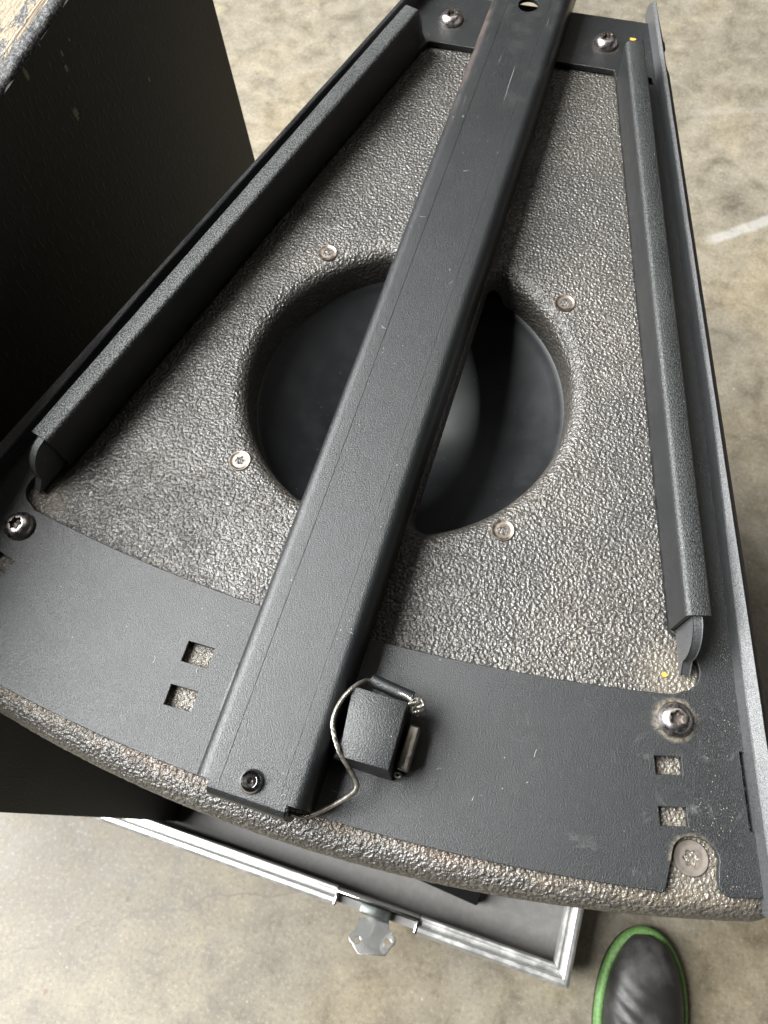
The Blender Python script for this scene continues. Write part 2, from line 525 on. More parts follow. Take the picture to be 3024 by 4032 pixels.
def sheet(outline, holes, ztop, thick, bevel=0.0):
    """flat plate with holes, outline and holes in world x, y"""
    cu = bpy.data.curves.new('tmp', 'CURVE')
    cu.dimensions = '2D'
    cu.fill_mode = 'BOTH' if thick else 'FRONT'
    for loop in [outline] + holes:
        sp = cu.splines.new('POLY')
        sp.points.add(len(loop) - 1)
        for p, q in zip(sp.points, loop):
            p.co = (q[0], q[1], 0, 1)
        sp.use_cyclic_u = True
    if thick:
        cu.extrude = thick / 2 - bevel
        cu.bevel_depth = bevel
        cu.bevel_resolution = 2
        cu.offset = -bevel
    ob = bpy.data.objects.new('tmp', cu)
    COL.objects.link(ob)
    bpy.context.view_layer.update()
    me = bpy.data.meshes.new_from_object(ob.evaluated_get(bpy.context.evaluated_depsgraph_get()))
    bpy.data.objects.remove(ob)
    bpy.data.curves.remove(cu)
    me.transform(Matrix.Translation((0, 0, ztop - thick / 2)))
    return me


def join_meshes(mes):
    bm = bmesh.new()
    for m_ in mes:
        bm.from_mesh(m_)
        bpy.data.meshes.remove(m_)
    return bm_mesh(bm)


def tube(points, radius, seg=10, smooth_iter=3, cap=True):
    pts = [Vector(p) for p in points]
    for _ in range(smooth_iter):                      # Chaikin
        q = [pts[0]]
        for a, b in zip(pts[:-1], pts[1:]):
            q += [a * 0.75 + b * 0.25, a * 0.25 + b * 0.75]
        q.append(pts[-1])
        pts = q
    verts, faces = [], []
    up = Vector((0.3, 0.1, 1)).normalized()
    for i, p in enumerate(pts):
        t = (pts[min(i + 1, len(pts) - 1)] - pts[max(i - 1, 0)]).normalized()
        s = t.cross(up).normalized()
        up = s.cross(t).normalized()
        for k_ in range(seg):
            a = 2 * math.pi * k_ / seg
            verts.append(p + (s * math.cos(a) + up * math.sin(a)) * radius)
    for i in range(len(pts) - 1):
        for k_ in range(seg):
            a, b = i * seg + k_, i * seg + (k_ + 1) % seg
            faces.append((a, b, b + seg, a + seg))
    if cap:
        faces.append(tuple(range(seg))[::-1])
        faces.append(tuple(range((len(pts) - 1) * seg, len(pts) * seg)))
    return mesh(verts, faces)


def extrude_profile(prof, a, b, side, closed=True, cap=True, cuts=1):
    """sweep a 2D profile (s outward along side, z) from point a to point b (x, y)"""
    a, b, side = Vector(a), Vector(b), Vector(side).normalized()
    n = len(prof)
    verts, faces = [], []
    for i in range(cuts + 1):
        p = a.lerp(b, i / cuts)
        for s, z in prof:
            q = p + side * s
            verts.append((q.x, q.y, z))
    for i in range(cuts):
        for k_ in range(n if closed else n - 1):
            j = (k_ + 1) % n
            faces.append((i * n + k_, i * n + j, (i + 1) * n + j, (i + 1) * n + k_))
    if cap and closed:
        faces.append(tuple(range(n))[::-1])
        faces.append(tuple(range(cuts * n, cuts * n + n)))
    bm = bmesh.new()
    me = mesh(verts, faces)
    bm.from_mesh(me)
    bpy.data.meshes.remove(me)
    return bm_mesh(bm)


def arc_pts(cx, cy, r, a0, a1, n):
    return [(cx + r * math.cos(R(a0 + (a1 - a0) * i / n)), cy + r * math.sin(R(a0 + (a1 - a0) * i / n))) for i in range(n + 1)]


def star_head(profile, r_star, depth, amp=0.15, seg=48, ngon=6, inner=True):
    """lathe of (r, z) from the rim inwards, closed by a star-shaped socket"""
    verts, faces = [], []
    rings = []
    def ring(fn, z):
        rings.append(len(verts))
        for i in range(seg):
            t = 2 * math.pi * i / seg
            r = fn(t)
            verts.append((r * math.cos(t), r * math.sin(t), z))
    star = lambda t, s=1.0: s * r_star * (1 + amp * math.cos(ngon * t))
    for r, z in profile:
        ring(lambda t, r=r: r, z)
    ztop = profile[-1][1]
    ring(lambda t: star(t, 1.06), ztop)
    ring(lambda t: star(t), ztop - 0.0003)
    ring(lambda t: star(t, 0.94), ztop - depth)
    ring(lambda t: star(t, 0.5), ztop - depth * 1.15)
    for a, b in zip(rings[:-1], rings[1:]):
        for i in range(seg):
            j = (i + 1) % seg
            faces.append((a + i, a + j, b + j, b + i))
    faces.append(tuple(range(rings[-1], rings[-1] + seg)))
    me = mesh(verts, faces)
    nf = len(faces)
    me['socket'] = [nf - 1 - 2 * seg, nf]
    return me


# ------------------------------------------------------------------ the setting
flo = mesh([(-6, -6, 0), (6, -6, 0), (6, 6, 0), (-6, 6, 0)], [(0, 1, 2, 3)])
tag(link('floor', flo, M['concrete'], sharp=None), kind='structure')

# ------------------------------------------------------------------ upturned case lid used as a tray
RIM, TFL = 0.090, 0.030        # rim height, top of the lid's inside panel
TX0, TX1, TY0, TY1 = -0.80, 0.2765, -0.1090, 0.545
tray = empty('case_lid', ((TX0 + TX1) / 2, (TY0 + TY1) / 2, 0))
tag(tray, 'upturned black flight case lid with bright aluminium edging lying on the concrete', 'case lid')
bm = bmesh.new()
box_bm(bm, TX0 + 0.008, TX1 - 0.008, TY0 + 0.008, TY1 - 0.008, 0.012, TFL)
link('bottom_panel', bm_mesh(bm), M['laminate'], tray)
for (x0, x1, y0, y1) in ((TX0 + 0.004, TX1 - 0.004, TY0 + 0.004, TY0 + 0.012), (TX0 + 0.004, TX1 - 0.004, TY1 - 0.012, TY1 - 0.004),
                         (TX0 + 0.004, TX0 + 0.012, TY0 + 0.0125, TY1 - 0.0125), (TX1 - 0.012, TX1 - 0.004, TY0 + 0.0125, TY1 - 0.0125)):
    bm = bmesh.new()
    box_bm(bm, x0, x1, y0, y1, 0.002, RIM - 0.012)
    link('wall_panel', bm_mesh(bm), M['laminate'], tray)
# extrusion profile: distance inward from the outer face, height
RP = [(0.0005, RIM - 0.034), (0.0, RIM - 0.006), (0.0012, RIM - 0.0025), (0.004, RIM - 0.0004), (0.0080, RIM), (0.0095, RIM - 0.0010), (0.0100, RIM - 0.010),
      (0.0150, RIM - 0.0102), (0.0154, RIM - 0.0060), (0.0164, RIM - 0.0048), (0.0190, RIM - 0.0050), (0.0200, RIM - 0.0065), (0.0205, RIM - 0.016), (0.0125, RIM - 0.0165), (0.0125, RIM - 0.034)]


def rim_run(a, b, inward, miter_a=True, miter_b=True):
    a, b, inward = Vector((*a, 0)), Vector((*b, 0)), Vector((*inward, 0))
    t = (b - a).normalized()
    verts, faces = [], []
    n = len(RP)
    for p, mit, sg in ((a, miter_a, 1), (b, miter_b, -1)):
        for s, z in RP:
            q = p + inward * s + (t * s * sg if mit else Vector())
            verts.append((q.x, q.y, z))
    for k_ in range(n):
        j = (k_ + 1) % n
        faces.append((k_, j, n + j, n + k_))
    faces += [tuple(range(n))[::-1], tuple(range(n, 2 * n))]
    bm = bmesh.new()
    me = mesh(verts, faces)
    bm.from_mesh(me)
    return bm_mesh(bm)


g_ = 0.00025
LX0, LX1 = -0.0050, 0.0975      # the latch plate sits in this gap of the front edging
link('edge_extrusion', rim_run((TX0 + g_, TY0), (LX0 - 0.0005, TY0), (0, 1), True, False), M['alu'], tray, 28)
link('edge_extrusion', rim_run((LX1 + 0.0005, TY0), (TX1 - g_, TY0), (0, 1), False, True), M['alu'], tray, 28)
link('edge_extrusion', rim_run((TX1, TY0 + g_), (TX1, TY1 - g_), (-1, 0)), M['alu'], tray, 28)
link('edge_extrusion', rim_run((TX1 - g_, TY1), (TX0 + g_, TY1), (0, -1)), M['alu'], tray, 28)
link('edge_extrusion', rim_run((TX0, TY1 - g_), (TX0, TY0 + g_), (1, 0)), M['alu'], tray, 28)
# latch plate: recessed dish wall with returns, then the hinged catch with two holes
LY = -0.0945
bm = bmesh.new()
box_bm(bm, LX0, LX1, LY, LY + 0.0034, 0.006, RIM + 0.0005, 0.0010)
box_bm(bm, LX0, LX0 + 0.0034, TY0 + 0.0005, LY - 0.0002, 0.006, RIM + 0.0005, 0.0010)
box_bm(bm, LX1 - 0.0034, LX1, TY0 + 0.0005, LY - 0.0002, 0.006, RIM + 0.0005, 0.0010)
box_bm(bm, LX0 + 0.0036, LX1 - 0.0036, TY0 + 0.002, LY - 0.0003, 0.006, 0.0078)
latch = link('latch_plate', bm_mesh(bm), M['zinc'], tray)
bm = bmesh.new()
box_bm(bm, 0.0275, 0.0640, LY - 0.012, LY - 0.0005, 0.048, RIM + 0.0035, 0.002)
link('hinge_block', bm_mesh(bm), M['darkzinc'], latch)


def tongue():
    me = sheet([(0.028, 0.0), (0.0635, 0.0), (0.064, -0.010)] + arc_pts(0.0670, -0.022, 0.0065, 60, -70, 6) + [(0.062, -0.0385), (0.030, -0.0385)]
               + arc_pts(0.0250, -0.022, 0.0065, 250, 120, 6) + [(0.0275, -0.010)],
               [[(0.0285 + 0.0038 * math.cos(2 * math.pi * i / 20), -0.0245 + 0.0038 * math.sin(2 * math.pi * i / 20)) for i in range(20)],
                [(0.0640 + 0.0038 * math.cos(2 * math.pi * i / 20), -0.0245 + 0.0038 * math.sin(2 * math.pi * i / 20)) for i in range(20)]], 0, 0.0022, 0.0004)
    me.transform(Matrix.Translation((0.046, LY - 0.0125, RIM - 0.004)) @ Matrix.Rotation(R(14), 4, 'Z') @ Matrix.Rotation(R(-16), 4, 'X') @ Matrix.Translation((-0.046, 0, 0)))
    return me


link('catch', tongue(), M['zinc'], latch)
dome = star_head([(0.0068, 0.0), (0.0064, 0.0015), (0.0048, 0.0034), (0.0024, 0.0043)], 0.0006, 0.0002)
dome.transform(Matrix.Translation((0.0485, LY - 0.0225, RIM - 0.0085)))
link('catch_stud', dome, M['zinc'], latch)
# foam block the loudspeaker stands on
fb = prism([(-0.20, -0.031), (0.160, -0.0605), (0.168, 0.05), (0.085, 0.53), (-0.10, 0.53)], TFL, 0.060, 0.003)
tag(link('foam_block', fb, M['foam'], None, 35, (0, 0.22, TFL)), 'black foam block in the case lid, under the loudspeaker', 'foam block')

# ------------------------------------------------------------------ tall plywood box behind the rail
BX1, BX0, BY0, BY1, BZ1 = -0.238, -0.70, -0.085, 0.518, ZP + 0.119
box = empty('plywood_box', ((BX0 + BX1) / 2, (BY0 + BY1) / 2, TFL))
tag(box, 'tall black painted plywood box with flaked worn top edge, beside the loudspeaker', 'box')
T = 0.0135
bm = bmesh.new()
box_bm(bm, BX1 - T, BX1, BY0, BY1, TFL, BZ1 - 0.004)
link('side_panel', bm_mesh(bm), M['boxpaint'], box)
bm = bmesh.new()
box_bm(bm, BX0, BX0 + T, BY0, BY1, TFL, BZ1 - 0.004)
link('side_panel', bm_mesh(bm), M['boxpaint'], box)
for y0, y1 in ((BY0, BY0 + T), (BY1 - T, BY1)):
    bm = bmesh.new()
    box_bm(bm, BX0 + T + 0.0003, BX1 - T - 0.0003, y0 + 0.0004, y1 - 0.0004, TFL, BZ1 - 0.004)
    link('end_panel', bm_mesh(bm), M['boxpaint'], box)
# worn top: a sheet with a chipped, rounded front edge
prof = [(0.0, BZ1 - 0.0042)] + [(0.004 - 0.004 * math.cos(R(a)), BZ1 - 0.004 + 0.004 * math.sin(R(a))) for a in (0, 15, 30, 45, 60, 75, 90)]
prof += [(0.007, BZ1 + 0.0001), (0.0071, BZ1 - 0.0002), (0.010, BZ1), (0.013, BZ1 - 0.0001), (0.03, BZ1), (0.10, BZ1), (0.30, BZ1), (BX1 - BX0, BZ1), (BX1 - BX0, BZ1 - 0.0042)]
me = extrude_profile(prof, (BX1, BY0), (BX1, BY1), (-1, 0), cuts=420)
for v in me.vertices:
    x, y, z = v.co
    d = BX1 - x
    if d < 0.02 and BZ1 - z < 0.0041:
        c = mnoise.noise(Vector((x * 260, y * 260, z * 260)))
        c2 = max(0, mnoise.noise(Vector((0, y * 70, 3.1))) - 0.05)
        v.co.x += -0.0007 * abs(c) * (d < 0.005) - 0.0018 * c2 * (d < 0.006)
        v.co.z += 0.0004 * c - 0.0022 * c2 * (d < 0.006)
link('top_panel', me, M['worntop'], box, 40)

# ------------------------------------------------------------------ the loudspeaker
SB = (0, 0.27, 0.060)
spk = empty('loudspeaker', SB)
tag(spk, 'black wedge-shaped loudspeaker with pebbled coating and steel rigging plate on top', 'loudspeaker')
ZT = ZP - 0.005                # pebbled top of the cabinet
CYC = 0.2435                   # centre of the round opening


def side_u(y, off=0.0):        # outer face of the upright side plates
    return 0.101 + (0.537 - y) * 0.2743 + off


def cab_outline(off):
    """cabinet outline moved inward by off"""
    pts = []
    yr = 0.590 - off
    dx = off / math.cos(math.atan(0.2743))
    su = lambda y: side_u(y, 0.0075) - dx
    fy = lambda u: -0.026 + u * u / 1.66 + off
    u = 0.2
    for _ in range(30):
        u = su(fy(u))
    uf = u - 0.006
    N = 420
    right = []
    y1 = fy(u) + 0.016
    for i in range(60):
        y = yr + (y1 - yr) * i / 59
        right.append((su(y), y))
    # rounded front corner
    p0, pc, p1 = Vector((su(y1), y1)), Vector((u, fy(u))), Vector((u - 0.016, fy(u - 0.016)))
    for i in range(1, 10):
        t = i / 10
        q = p0 * (1 - t) ** 2 + pc * 2 * t * (1 - t) + p1 * t * t
        right.append((q.x, q.y))
    front = []
    ue = u - 0.016
    for i in range(N + 1):
        uu = ue - 2 * ue * i / N
        front.append((uu, fy(uu)))
    left = [(-x, y) for x, y in right[::-1]]
    return right + front + left


def d_outline(off, sgn, n=56):
    """D-shaped half of the opening; off grows it outward"""
    rc, hr = 0.009, 0.100
    cu = 0.0285 + rc
    cyv = math.sqrt((hr - rc) ** 2 - cu ** 2)
    a = math.degrees(math.atan2(cyv, cu))
    pts = []
    for i in range(n + 1):                               # big arc
        t = R(-a + 2 * a * i / n)
        pts.append(((hr + off) * math.cos(t), (hr + off) * math.sin(t)))
    for i in range(1, 9):                                # upper corner
        t = R(a + (180 - a) * i / 8)
        pts.append((cu + (rc + off) * math.cos(t), cyv + (rc + off) * math.sin(t)))
    for i in range(1, 12):                               # chord
        pts.append((cu - rc - off, cyv - 2 * cyv * i / 12))
    for i in range(0, 8):
        t = R(180 + (180 - a) * i / 8)
        pts.append((cu + (rc + off) * math.cos(t), -cyv + (rc + off) * math.sin(t)))
    return [(sgn * x, y + CYC) for x, y in pts]


LR = 0.012                      # lip radius
verts, faces = [], []
rings = []
stages = [(LR - LR * math.sin(R(a)), ZT - LR + LR * math.cos(R(a))) for a in range(0, 91, 9)] + [(0.0004, ZT - LR - 0.008), (0.001, ZT - LR - 0.03), (0.001, 0.0615), (0.003, 0.060)]
for off, z in stages:
    o_ = cab_outline(off)
    rings.append((len(verts), len(o_)))
    for (x, y) in o_:
        c = mnoise.noise(Vector((x * 430, y * 430, z * 430))) + 0.5 * mnoise.noise(Vector((x * 900, y * 900, z * 900)))
        k_ = 0.00022 * c if 0.0001 < off < LR - 0.0001 or off == 0.0004 or abs(off) < 1e-6 else 0
        n_ = Vector((x, y - 0.25)).normalized()
        verts.append((x + n_.x * k_, y + n_.y * k_, z + k_ * 0.6))
for (a, n_), (b, _) in zip(rings[:-1], rings[1:]):
    for i in range(n_):
        j = (i + 1) % n_
        faces.append((a + i, b + i, b + j, a + j))
faces.append(tuple(range(rings[-1][0], rings[-1][0] + rings[-1][1])))
body = mesh(verts, faces)
top = sheet(cab_outline(LR), [d_outline(0.0095, 1), d_outline(0.0095, -1)], ZT, 0)
parts = [body, top]
for sg in (1, -1):
    verts, faces = [], []
    st = [(0.0095 - 0.0095 * math.sin(R(a)), ZT - 0.0095 + 0.0095 * math.cos(R(a))) for a in range(0, 91, 10)] + [(-0.0008, ZT - 0.026), (-0.0006, ZT - 0.034)]
    n_ = 0
    for off, z in st:
        o_ = d_outline(off, sg)
        n_ = len(o_)
        verts += [(x, y, max(z, ZT - 0.0125 - max(0, abs(x) - 0.0335) * 2.2)) for x, y in o_]      # the bridge is thin
    for i in range(len(st) - 1):
        for k_ in range(n_):
            j = (k_ + 1) % n_
            f = (i * n_ + k_, i * n_ + j, (i + 1) * n_ + j, (i + 1) * n_ + k_)
            faces.append(f if sg < 0 else f[::-1])
    parts.append(mesh(verts, faces))
bm = bmesh.new()
for m_ in parts:
    bm.from_mesh(m_)
    bpy.data.meshes.remove(m_)
bmesh.ops.remove_doubles(bm, verts=bm.verts, dist=1e-5)
cab = link('cabinet', bm_mesh(bm), M['pebble'], spk, 50)

# cone driver seen through the two D-shaped openings
verts, faces = [], []
prof = [(0.1035, -0.0285), (0.1015, -0.0272), (0.0985, -0.0278), (0.0965, -0.0300)]
for i in range(1, 25):
    t = i / 24
    r = 0.0965 * (1 - t) + 0.0008 * t
    prof.append((r, -0.030 - 0.046 * (1 - (r / 0.0965) ** 1.55)))
for r, z in prof:
    for i in range(96):
        a = 2 * math.pi * i / 96
        verts.append((r * math.cos(a), CYC + r * math.sin(a), ZT + z))
for i in range(len(prof) - 1):
    for k_ in range(96):
        j = (k_ + 1) % 96
        faces.append((i * 96 + k_, i * 96 + j, (i + 1) * 96 + j, (i + 1) * 96 + k_))
faces.append(tuple(range((len(prof) - 1) * 96, len(prof) * 96)))
link('driver_cone', mesh(verts, faces), M['cone'], spk, 60)

# countersunk screws round the opening
csk = star_head([(0.0066, -0.0016), (0.0066, 0.0002), (0.0063, 0.0006), (0.0058, 0.0006), (0.0052, 0.0001), (0.0042, 0.0), (0.0034, 0.0001)], 0.0026, 0.0026)
for i, (sx, sy) in enumerate(((-1, -1), (1, -1), (-1, 1), (1, 1))):
    m_ = csk.copy()
    c_ = (0.080 * sx, CYC + 0.0805 * sy, ZT + 0.0003)
    m_.transform(Matrix.Translation(c_) @ Matrix.Rotation(R(17 + 40 * i), 4, 'Z'))
    link('screw', m_, M['screw'], spk, 40)
big = star_head([(0.0082, -0.0016), (0.0082, 0.0004), (0.0078, 0.0009), (0.0072, 0.0009), (0.0060, 0.0005), (0.0048, 0.0006), (0.0041, 0.0006)], 0.0033, 0.0022, 0.14)
for sx in (-1, 1):
    m_ = big.copy()
    m_.transform(Matrix.Translation((0.2045 * sx, 0.0265, ZT + 0.0004)) @ Matrix.Rotation(R(12), 4, 'Z'))
    link('screw', m_, M['dirtyscrew'], spk, 40)

# ---- rigging plate: one sheet with a big window, square holes and notches
def plate_outline():
    fy = lambda u: -0.0095 + u * u / 2.12
    r_ = []
    yr = 0.5865
    ue = 0.236
    r_ += [(side_u(yr, -0.001), yr), (side_u(0.55, -0.001), 0.55), (side_u(0.10, -0.001), 0.10), (side_u(0.0225, -0.001), 0.0225)]
    r_ += [(0.2345, 0.0183), (0.2230, 0.0150), (0.2195, 0.0158)]
    r_ += [(0.2172, 0.0185), (0.2160, 0.026)] + [(0.2055 + 0.0108 * math.cos(R(a)), 0.0270 + 0.0092 * math.sin(R(a))) for a in range(10, 171, 16)] + [(0.1948, 0.020), (0.1944, 0.0098)]
    r_ += [(0.1932, fy(0.1932) - 0.0006)]
    pts = list(r_)
    N = 80
    pts += [(0.19 - 0.38 * i / N, fy(0.19 - 0.38 * i / N)) for i in range(N + 1)]
    pts += [(-x, y) for x, y in r_[::-1]]
    return pts


def wall_u(y):                 # line of the folded rails
    return 0.0730 + (0.5246 - y) * 0.2620


def window():
    fy = lambda u: 0.0815 + u * u / 1.96
    r_ = [(0.0700, 0.5315), (wall_u(0.524), 0.524), (wall_u(0.131), 0.131), (0.1860, 0.1265), (0.1915, 0.1215)]
    r_ += arc_pts(0.1835, 0.1115, 0.0108, 25, -70, 9)
    N = 60
    bot = [(0.183 - 0.366 * i / N, fy(0.183 - 0.366 * i / N)) for i in range(N + 1)]
    return r_ + bot + [(-x, y) for x, y in r_[::-1]]


def rect(cx, cy, w, h, ang):
    c, s = math.cos(R(ang)), math.sin(R(ang))
    return [(cx + c * x - s * y, cy + s * x + c * y) for x, y in ((-w / 2, -h / 2), (w / 2, -h / 2), (w / 2, h / 2), (-w / 2, h / 2))]


holes = [window(), rect(-0.0572, 0.0476, 0.0150, 0.0110, 1), rect(-0.0570, 0.0240, 0.0152, 0.0106, 2)]
for sx in (-1, 1):
    holes += [rect(0.1867 * sx, 0.0642, 0.0127, 0.0084, 15.5 * sx), rect(0.1927 * sx, 0.0418, 0.0129, 0.0084, 15.5 * sx)]
    holes.append([(x * sx, y) for x, y in ((side_u(0.0805, -0.0082), 0.0805), (side_u(0.0805, -0.0050), 0.0805), (side_u(0.0460, -0.0050), 0.0460), (side_u(0.0460, -0.0082), 0.0460))])
    holes.append([(x * sx, y) for x, y in ((side_u(0.53, -0.0080), 0.530), (side_u(0.53, -0.0050), 0.530), (side_u(0.523, -0.0050), 0.523), (side_u(0.523, -0.0080), 0.523))])
plate = link('rigging_plate', sheet(plate_outline(), holes, ZP, 0.0042, 0.00035), M['plate'], spk, 35)

# upright side plates welded along both edges, and the brown track outside them
for sg in (1, -1):
    ya, yb = 0.5990, 0.0120
    hs = [(0.0, ZP - 0.0042), (0.0, ZP + 0.0146), (-0.0005, ZP + 0.0150), (-0.0055, ZP + 0.0118), (-0.0060, ZP + 0.0110), (-0.0060, ZP - 0.0042)]
    me = extrude_profile([(s, z) for s, z in hs], (sg * side_u(ya), ya), (sg * side_u(yb), yb), (sg, 0), cuts=60)
    for v in me.vertices:                             # knocks along the upper edge, rounded rear end
        if v.co.z > ZP + 0.01:
            c = mnoise.noise(Vector((v.co.x * 60, v.co.y * 130, 2)))
            v.co.z -= 0.0009 * max(0, c)
            v.co.x += sg * 0.0003 * c
            v.co.z -= max(0, v.co.y - 0.588) ** 2 * 60
        if side_u(v.co.y) - abs(v.co.x) > 0.0045:      # the rolled inner edge fades out towards the rear
            t = min(1, max(0, (v.co.y - 0.10) / 0.16))
            v.co.x += sg * 0.0034 * t
            if v.co.z > ZP + 0.008:
                v.co.z += 0.0022 * t
    link('side_plate', me, M['edge'], plate, 25)
    poly = []
    for y, off in ((0.5985, 0.0055), (0.567, 0.0055), (0.566, 0.0072), (0.559, 0.0072), (0.558, 0.0050), (0.543, 0.0050), (0.534, 0.0072), (0.10, 0.0076), (0.03, 0.0076)):
        poly.append((side_u(y, off), y))
    inner = [(side_u(y, 0.0003), y) for y in (0.03, 0.5985)]
    pl = [(sg * x, y) for x, y in poly + inner]
    if sg > 0:
        pl = pl[::-1]
    link('side_track', prism(pl, ZP - 0.030, ZP + 0.002, 0.0006), M['track'], plate, 35)

# folded rails on both sides of the window
def rail_profile():
    w, t, z1, r = 0.0118, 0.0022, ZP + 0.0300, 0.0027
    p = [(0.0, ZP - 0.0038)]
    p += [(r - r * math.cos(R(a)), z1 - r + r * math.sin(R(a))) for a in range(0, 91, 15)]
    p += [(w - 0.0008, z1), (w, z1 - 0.0007), (w, z1 - t)]
    p += [(r, z1 - t), (t, z1 - r), (t, ZP - 0.0038)]
    return p


for sg in (1, -1):
    a, b = (sg * wall_u(0.131), 0.131), (sg * wall_u(0.5215), 0.5215)
    along = Vector((b[0] - a[0], b[1] - a[1])).normalized()
    outw = Vector((sg * abs(along.y), abs(along.x)))
    me = extrude_profile(rail_profile(), a, b, outw, cuts=120)
    for v in me.vertices:
        if v.co.z > ZP + 0.02:
            c = mnoise.noise(Vector((v.co.x * 90, v.co.y * 45, 5)))
            v.co.z += 0.0003 * c
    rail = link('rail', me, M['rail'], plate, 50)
    # stop plate under the rail with rounded ends
    for tip, dirn, ext in ((Vector(a), -along, 0.0235), (Vector(b), along, 0.0125)):
        prof = [(-0.03, ZP - 0.001), (-0.03, ZP + 0.0272), (0.000, ZP + 0.0272)]
        for k_ in range(1, 9):
            t = R(90 - 90 * k_ / 8)
            prof.append((ext * 0.72 * math.cos(t), ZP + 0.0062 + 0.021 * math.sin(t)))
        prof += [(ext * 0.80, ZP + 0.004), (ext, ZP - 0.001)]
        p0 = tip + outw * 0.0032
        p1 = tip + outw * 0.0080
        verts = [((p + dirn * s).x, (p + dirn * s).y, z) for p in (p0, p1) for s, z in prof]
        n_ = len(prof)
        faces = [tuple(range(n_)), tuple(range(n_, 2 * n_))[::-1]] + [(k_, (k_ + 1) % n_, n_ + (k_ + 1) % n_, n_ + k_) for k_ in range(n_)]
        bm = bmesh.new()
        m_ = mesh(verts, faces)
        bm.from_mesh(m_)
        bmesh.ops.bevel(bm, geom=list(bm.edges), offset=0.0004, segments=1, affect='EDGES')
        link('rail_stop', bm_mesh(bm), M['edge'], rail, 40)  # pale coat stands in for light on the rounded ends

# button-head bolts
bolt = star_head([(0.0072, -0.0005), (0.0086, 0.0001), (0.0087, 0.0016), (0.0082, 0.0025), (0.0073, 0.0040), (0.0062, 0.0050), (0.0050, 0.0056), (0.0042, 0.0058)], 0.0034, 0.0030)
for i, (x, y) in enumerate(BOLTS):
    m_ = bolt.copy()
    m_.transform(Matrix.Translation((x, y, ZP + 0.0003)) @ Matrix.Rotation(R(9 + 33 * i), 4, 'Z'))
    link('bolt', m_, M['bolt'], plate, 40)

# ---- the long channel bar across the middle
BW, BH, BR = 0.0280, 0.0270, 0.0068
zt = ZP + BH
Y0, Y1 = -0.0080, 0.720
half = [(BW, ZP + 0.0004)]
half += [(BW - BR + BR * math.cos(R(a)), zt - BR + BR * math.sin(R(a))) for a in range(0, 91, 10)]
half += [(0.0150, zt), (0.0149, zt - 0.00008), (0.0148, zt - 0.00012)]
inner_half = [(0.0148, zt - 0.003), (BW - BR, zt - 0.003)] + [(BW - BR + (BR - 0.003) * math.cos(R(a)), zt - BR + (BR - 0.003) * math.sin(R(a))) for a in (60, 30, 0)] + [(BW - 0.003, ZP + 0.0004)]
ms = []
for sg in (1, -1):
    pr = [(sg * x, z) for x, z in half + inner_half]
    ms.append(extrude_profile(pr, (0, Y0), (0, Y1), (1, 0), cuts=1))
hole = [(0.0073 * math.cos(2 * math.pi * i / 40), 0.5475 + 0.0073 * math.sin(2 * math.pi * i / 40)) for i in range(40)]
ms.append(sheet([(-0.01475, Y0), (0.01475, Y0), (0.01475, Y1), (-0.01475, Y1)], [hole], zt, 0.003, 0.0001))
# nose bent down over the front edge
nose = [(Y0 + 0.004, zt - 0.0002), (Y0 - 0.0015, zt - 0.0002)] + [(Y0 - 0.0015 - 0.005 * math.sin(R(a)), zt - 0.0052 + 0.005 * math.cos(R(a))) for a in (20, 40, 60, 80)]
nose += [(Y0 - 0.0070, zt - 0.010), (Y0 - 0.0072, ZP + 0.002), (Y0 - 0.0040, ZP + 0.002), (Y0 - 0.0038, zt - 0.008), (Y0 + 0.004, zt - 0.0035)]
verts = [(x, y, z) for x in (-0.0200, 0.0196) for y, z in nose]
n_ = len(nose)
faces = [tuple(range(n_)), tuple(range(n_, 2 * n_))[::-1]] + [(k_, (k_ + 1) % n_, n_ + (k_ + 1) % n_, n_ + k_) for k_ in range(n_)]
bm = bmesh.new()
nm = mesh(verts, faces)
bm.from_mesh(nm)
bmesh.ops.recalc_face_normals(bm, faces=bm.faces)
bmesh.ops.bevel(bm, geom=[e for e in bm.edges if len({round(v.co.x, 4) for v in e.verts}) == 1], offset=0.0007, segments=2, affect='EDGES')
ms.append(bm_mesh(bm))
bar = link('channel_bar', join_meshes(ms), M['bar'], spk, 20)
riv = star_head([(0.0058, 0.0), (0.0058, 0.0008), (0.0053, 0.0022), (0.0043, 0.0034), (0.0033, 0.0040), (0.0031, 0.0036), (0.0024, 0.0036)], 0.0014, 0.0025, 0.05)
riv.transform(Matrix.Translation((-0.0003, -0.0032, zt)))
link('rivet', riv, M['chrome'], bar, 40)
m_ = bolt.copy()
m_.transform(Matrix.Translation((0.0, 0.5478, ZP + 0.0035)) @ Matrix.Scale(0.75, 4))
link('bolt', m_, M['screw'], bar, 40)
bm = bmesh.new()
box_bm(bm, -0.0325, -BW - 0.0002, 0.0225, 0.0490, ZP + 0.0002, ZP + 0.0110, 0.0008)
link('guide_lip', bm_mesh(bm), M['bar'], bar)

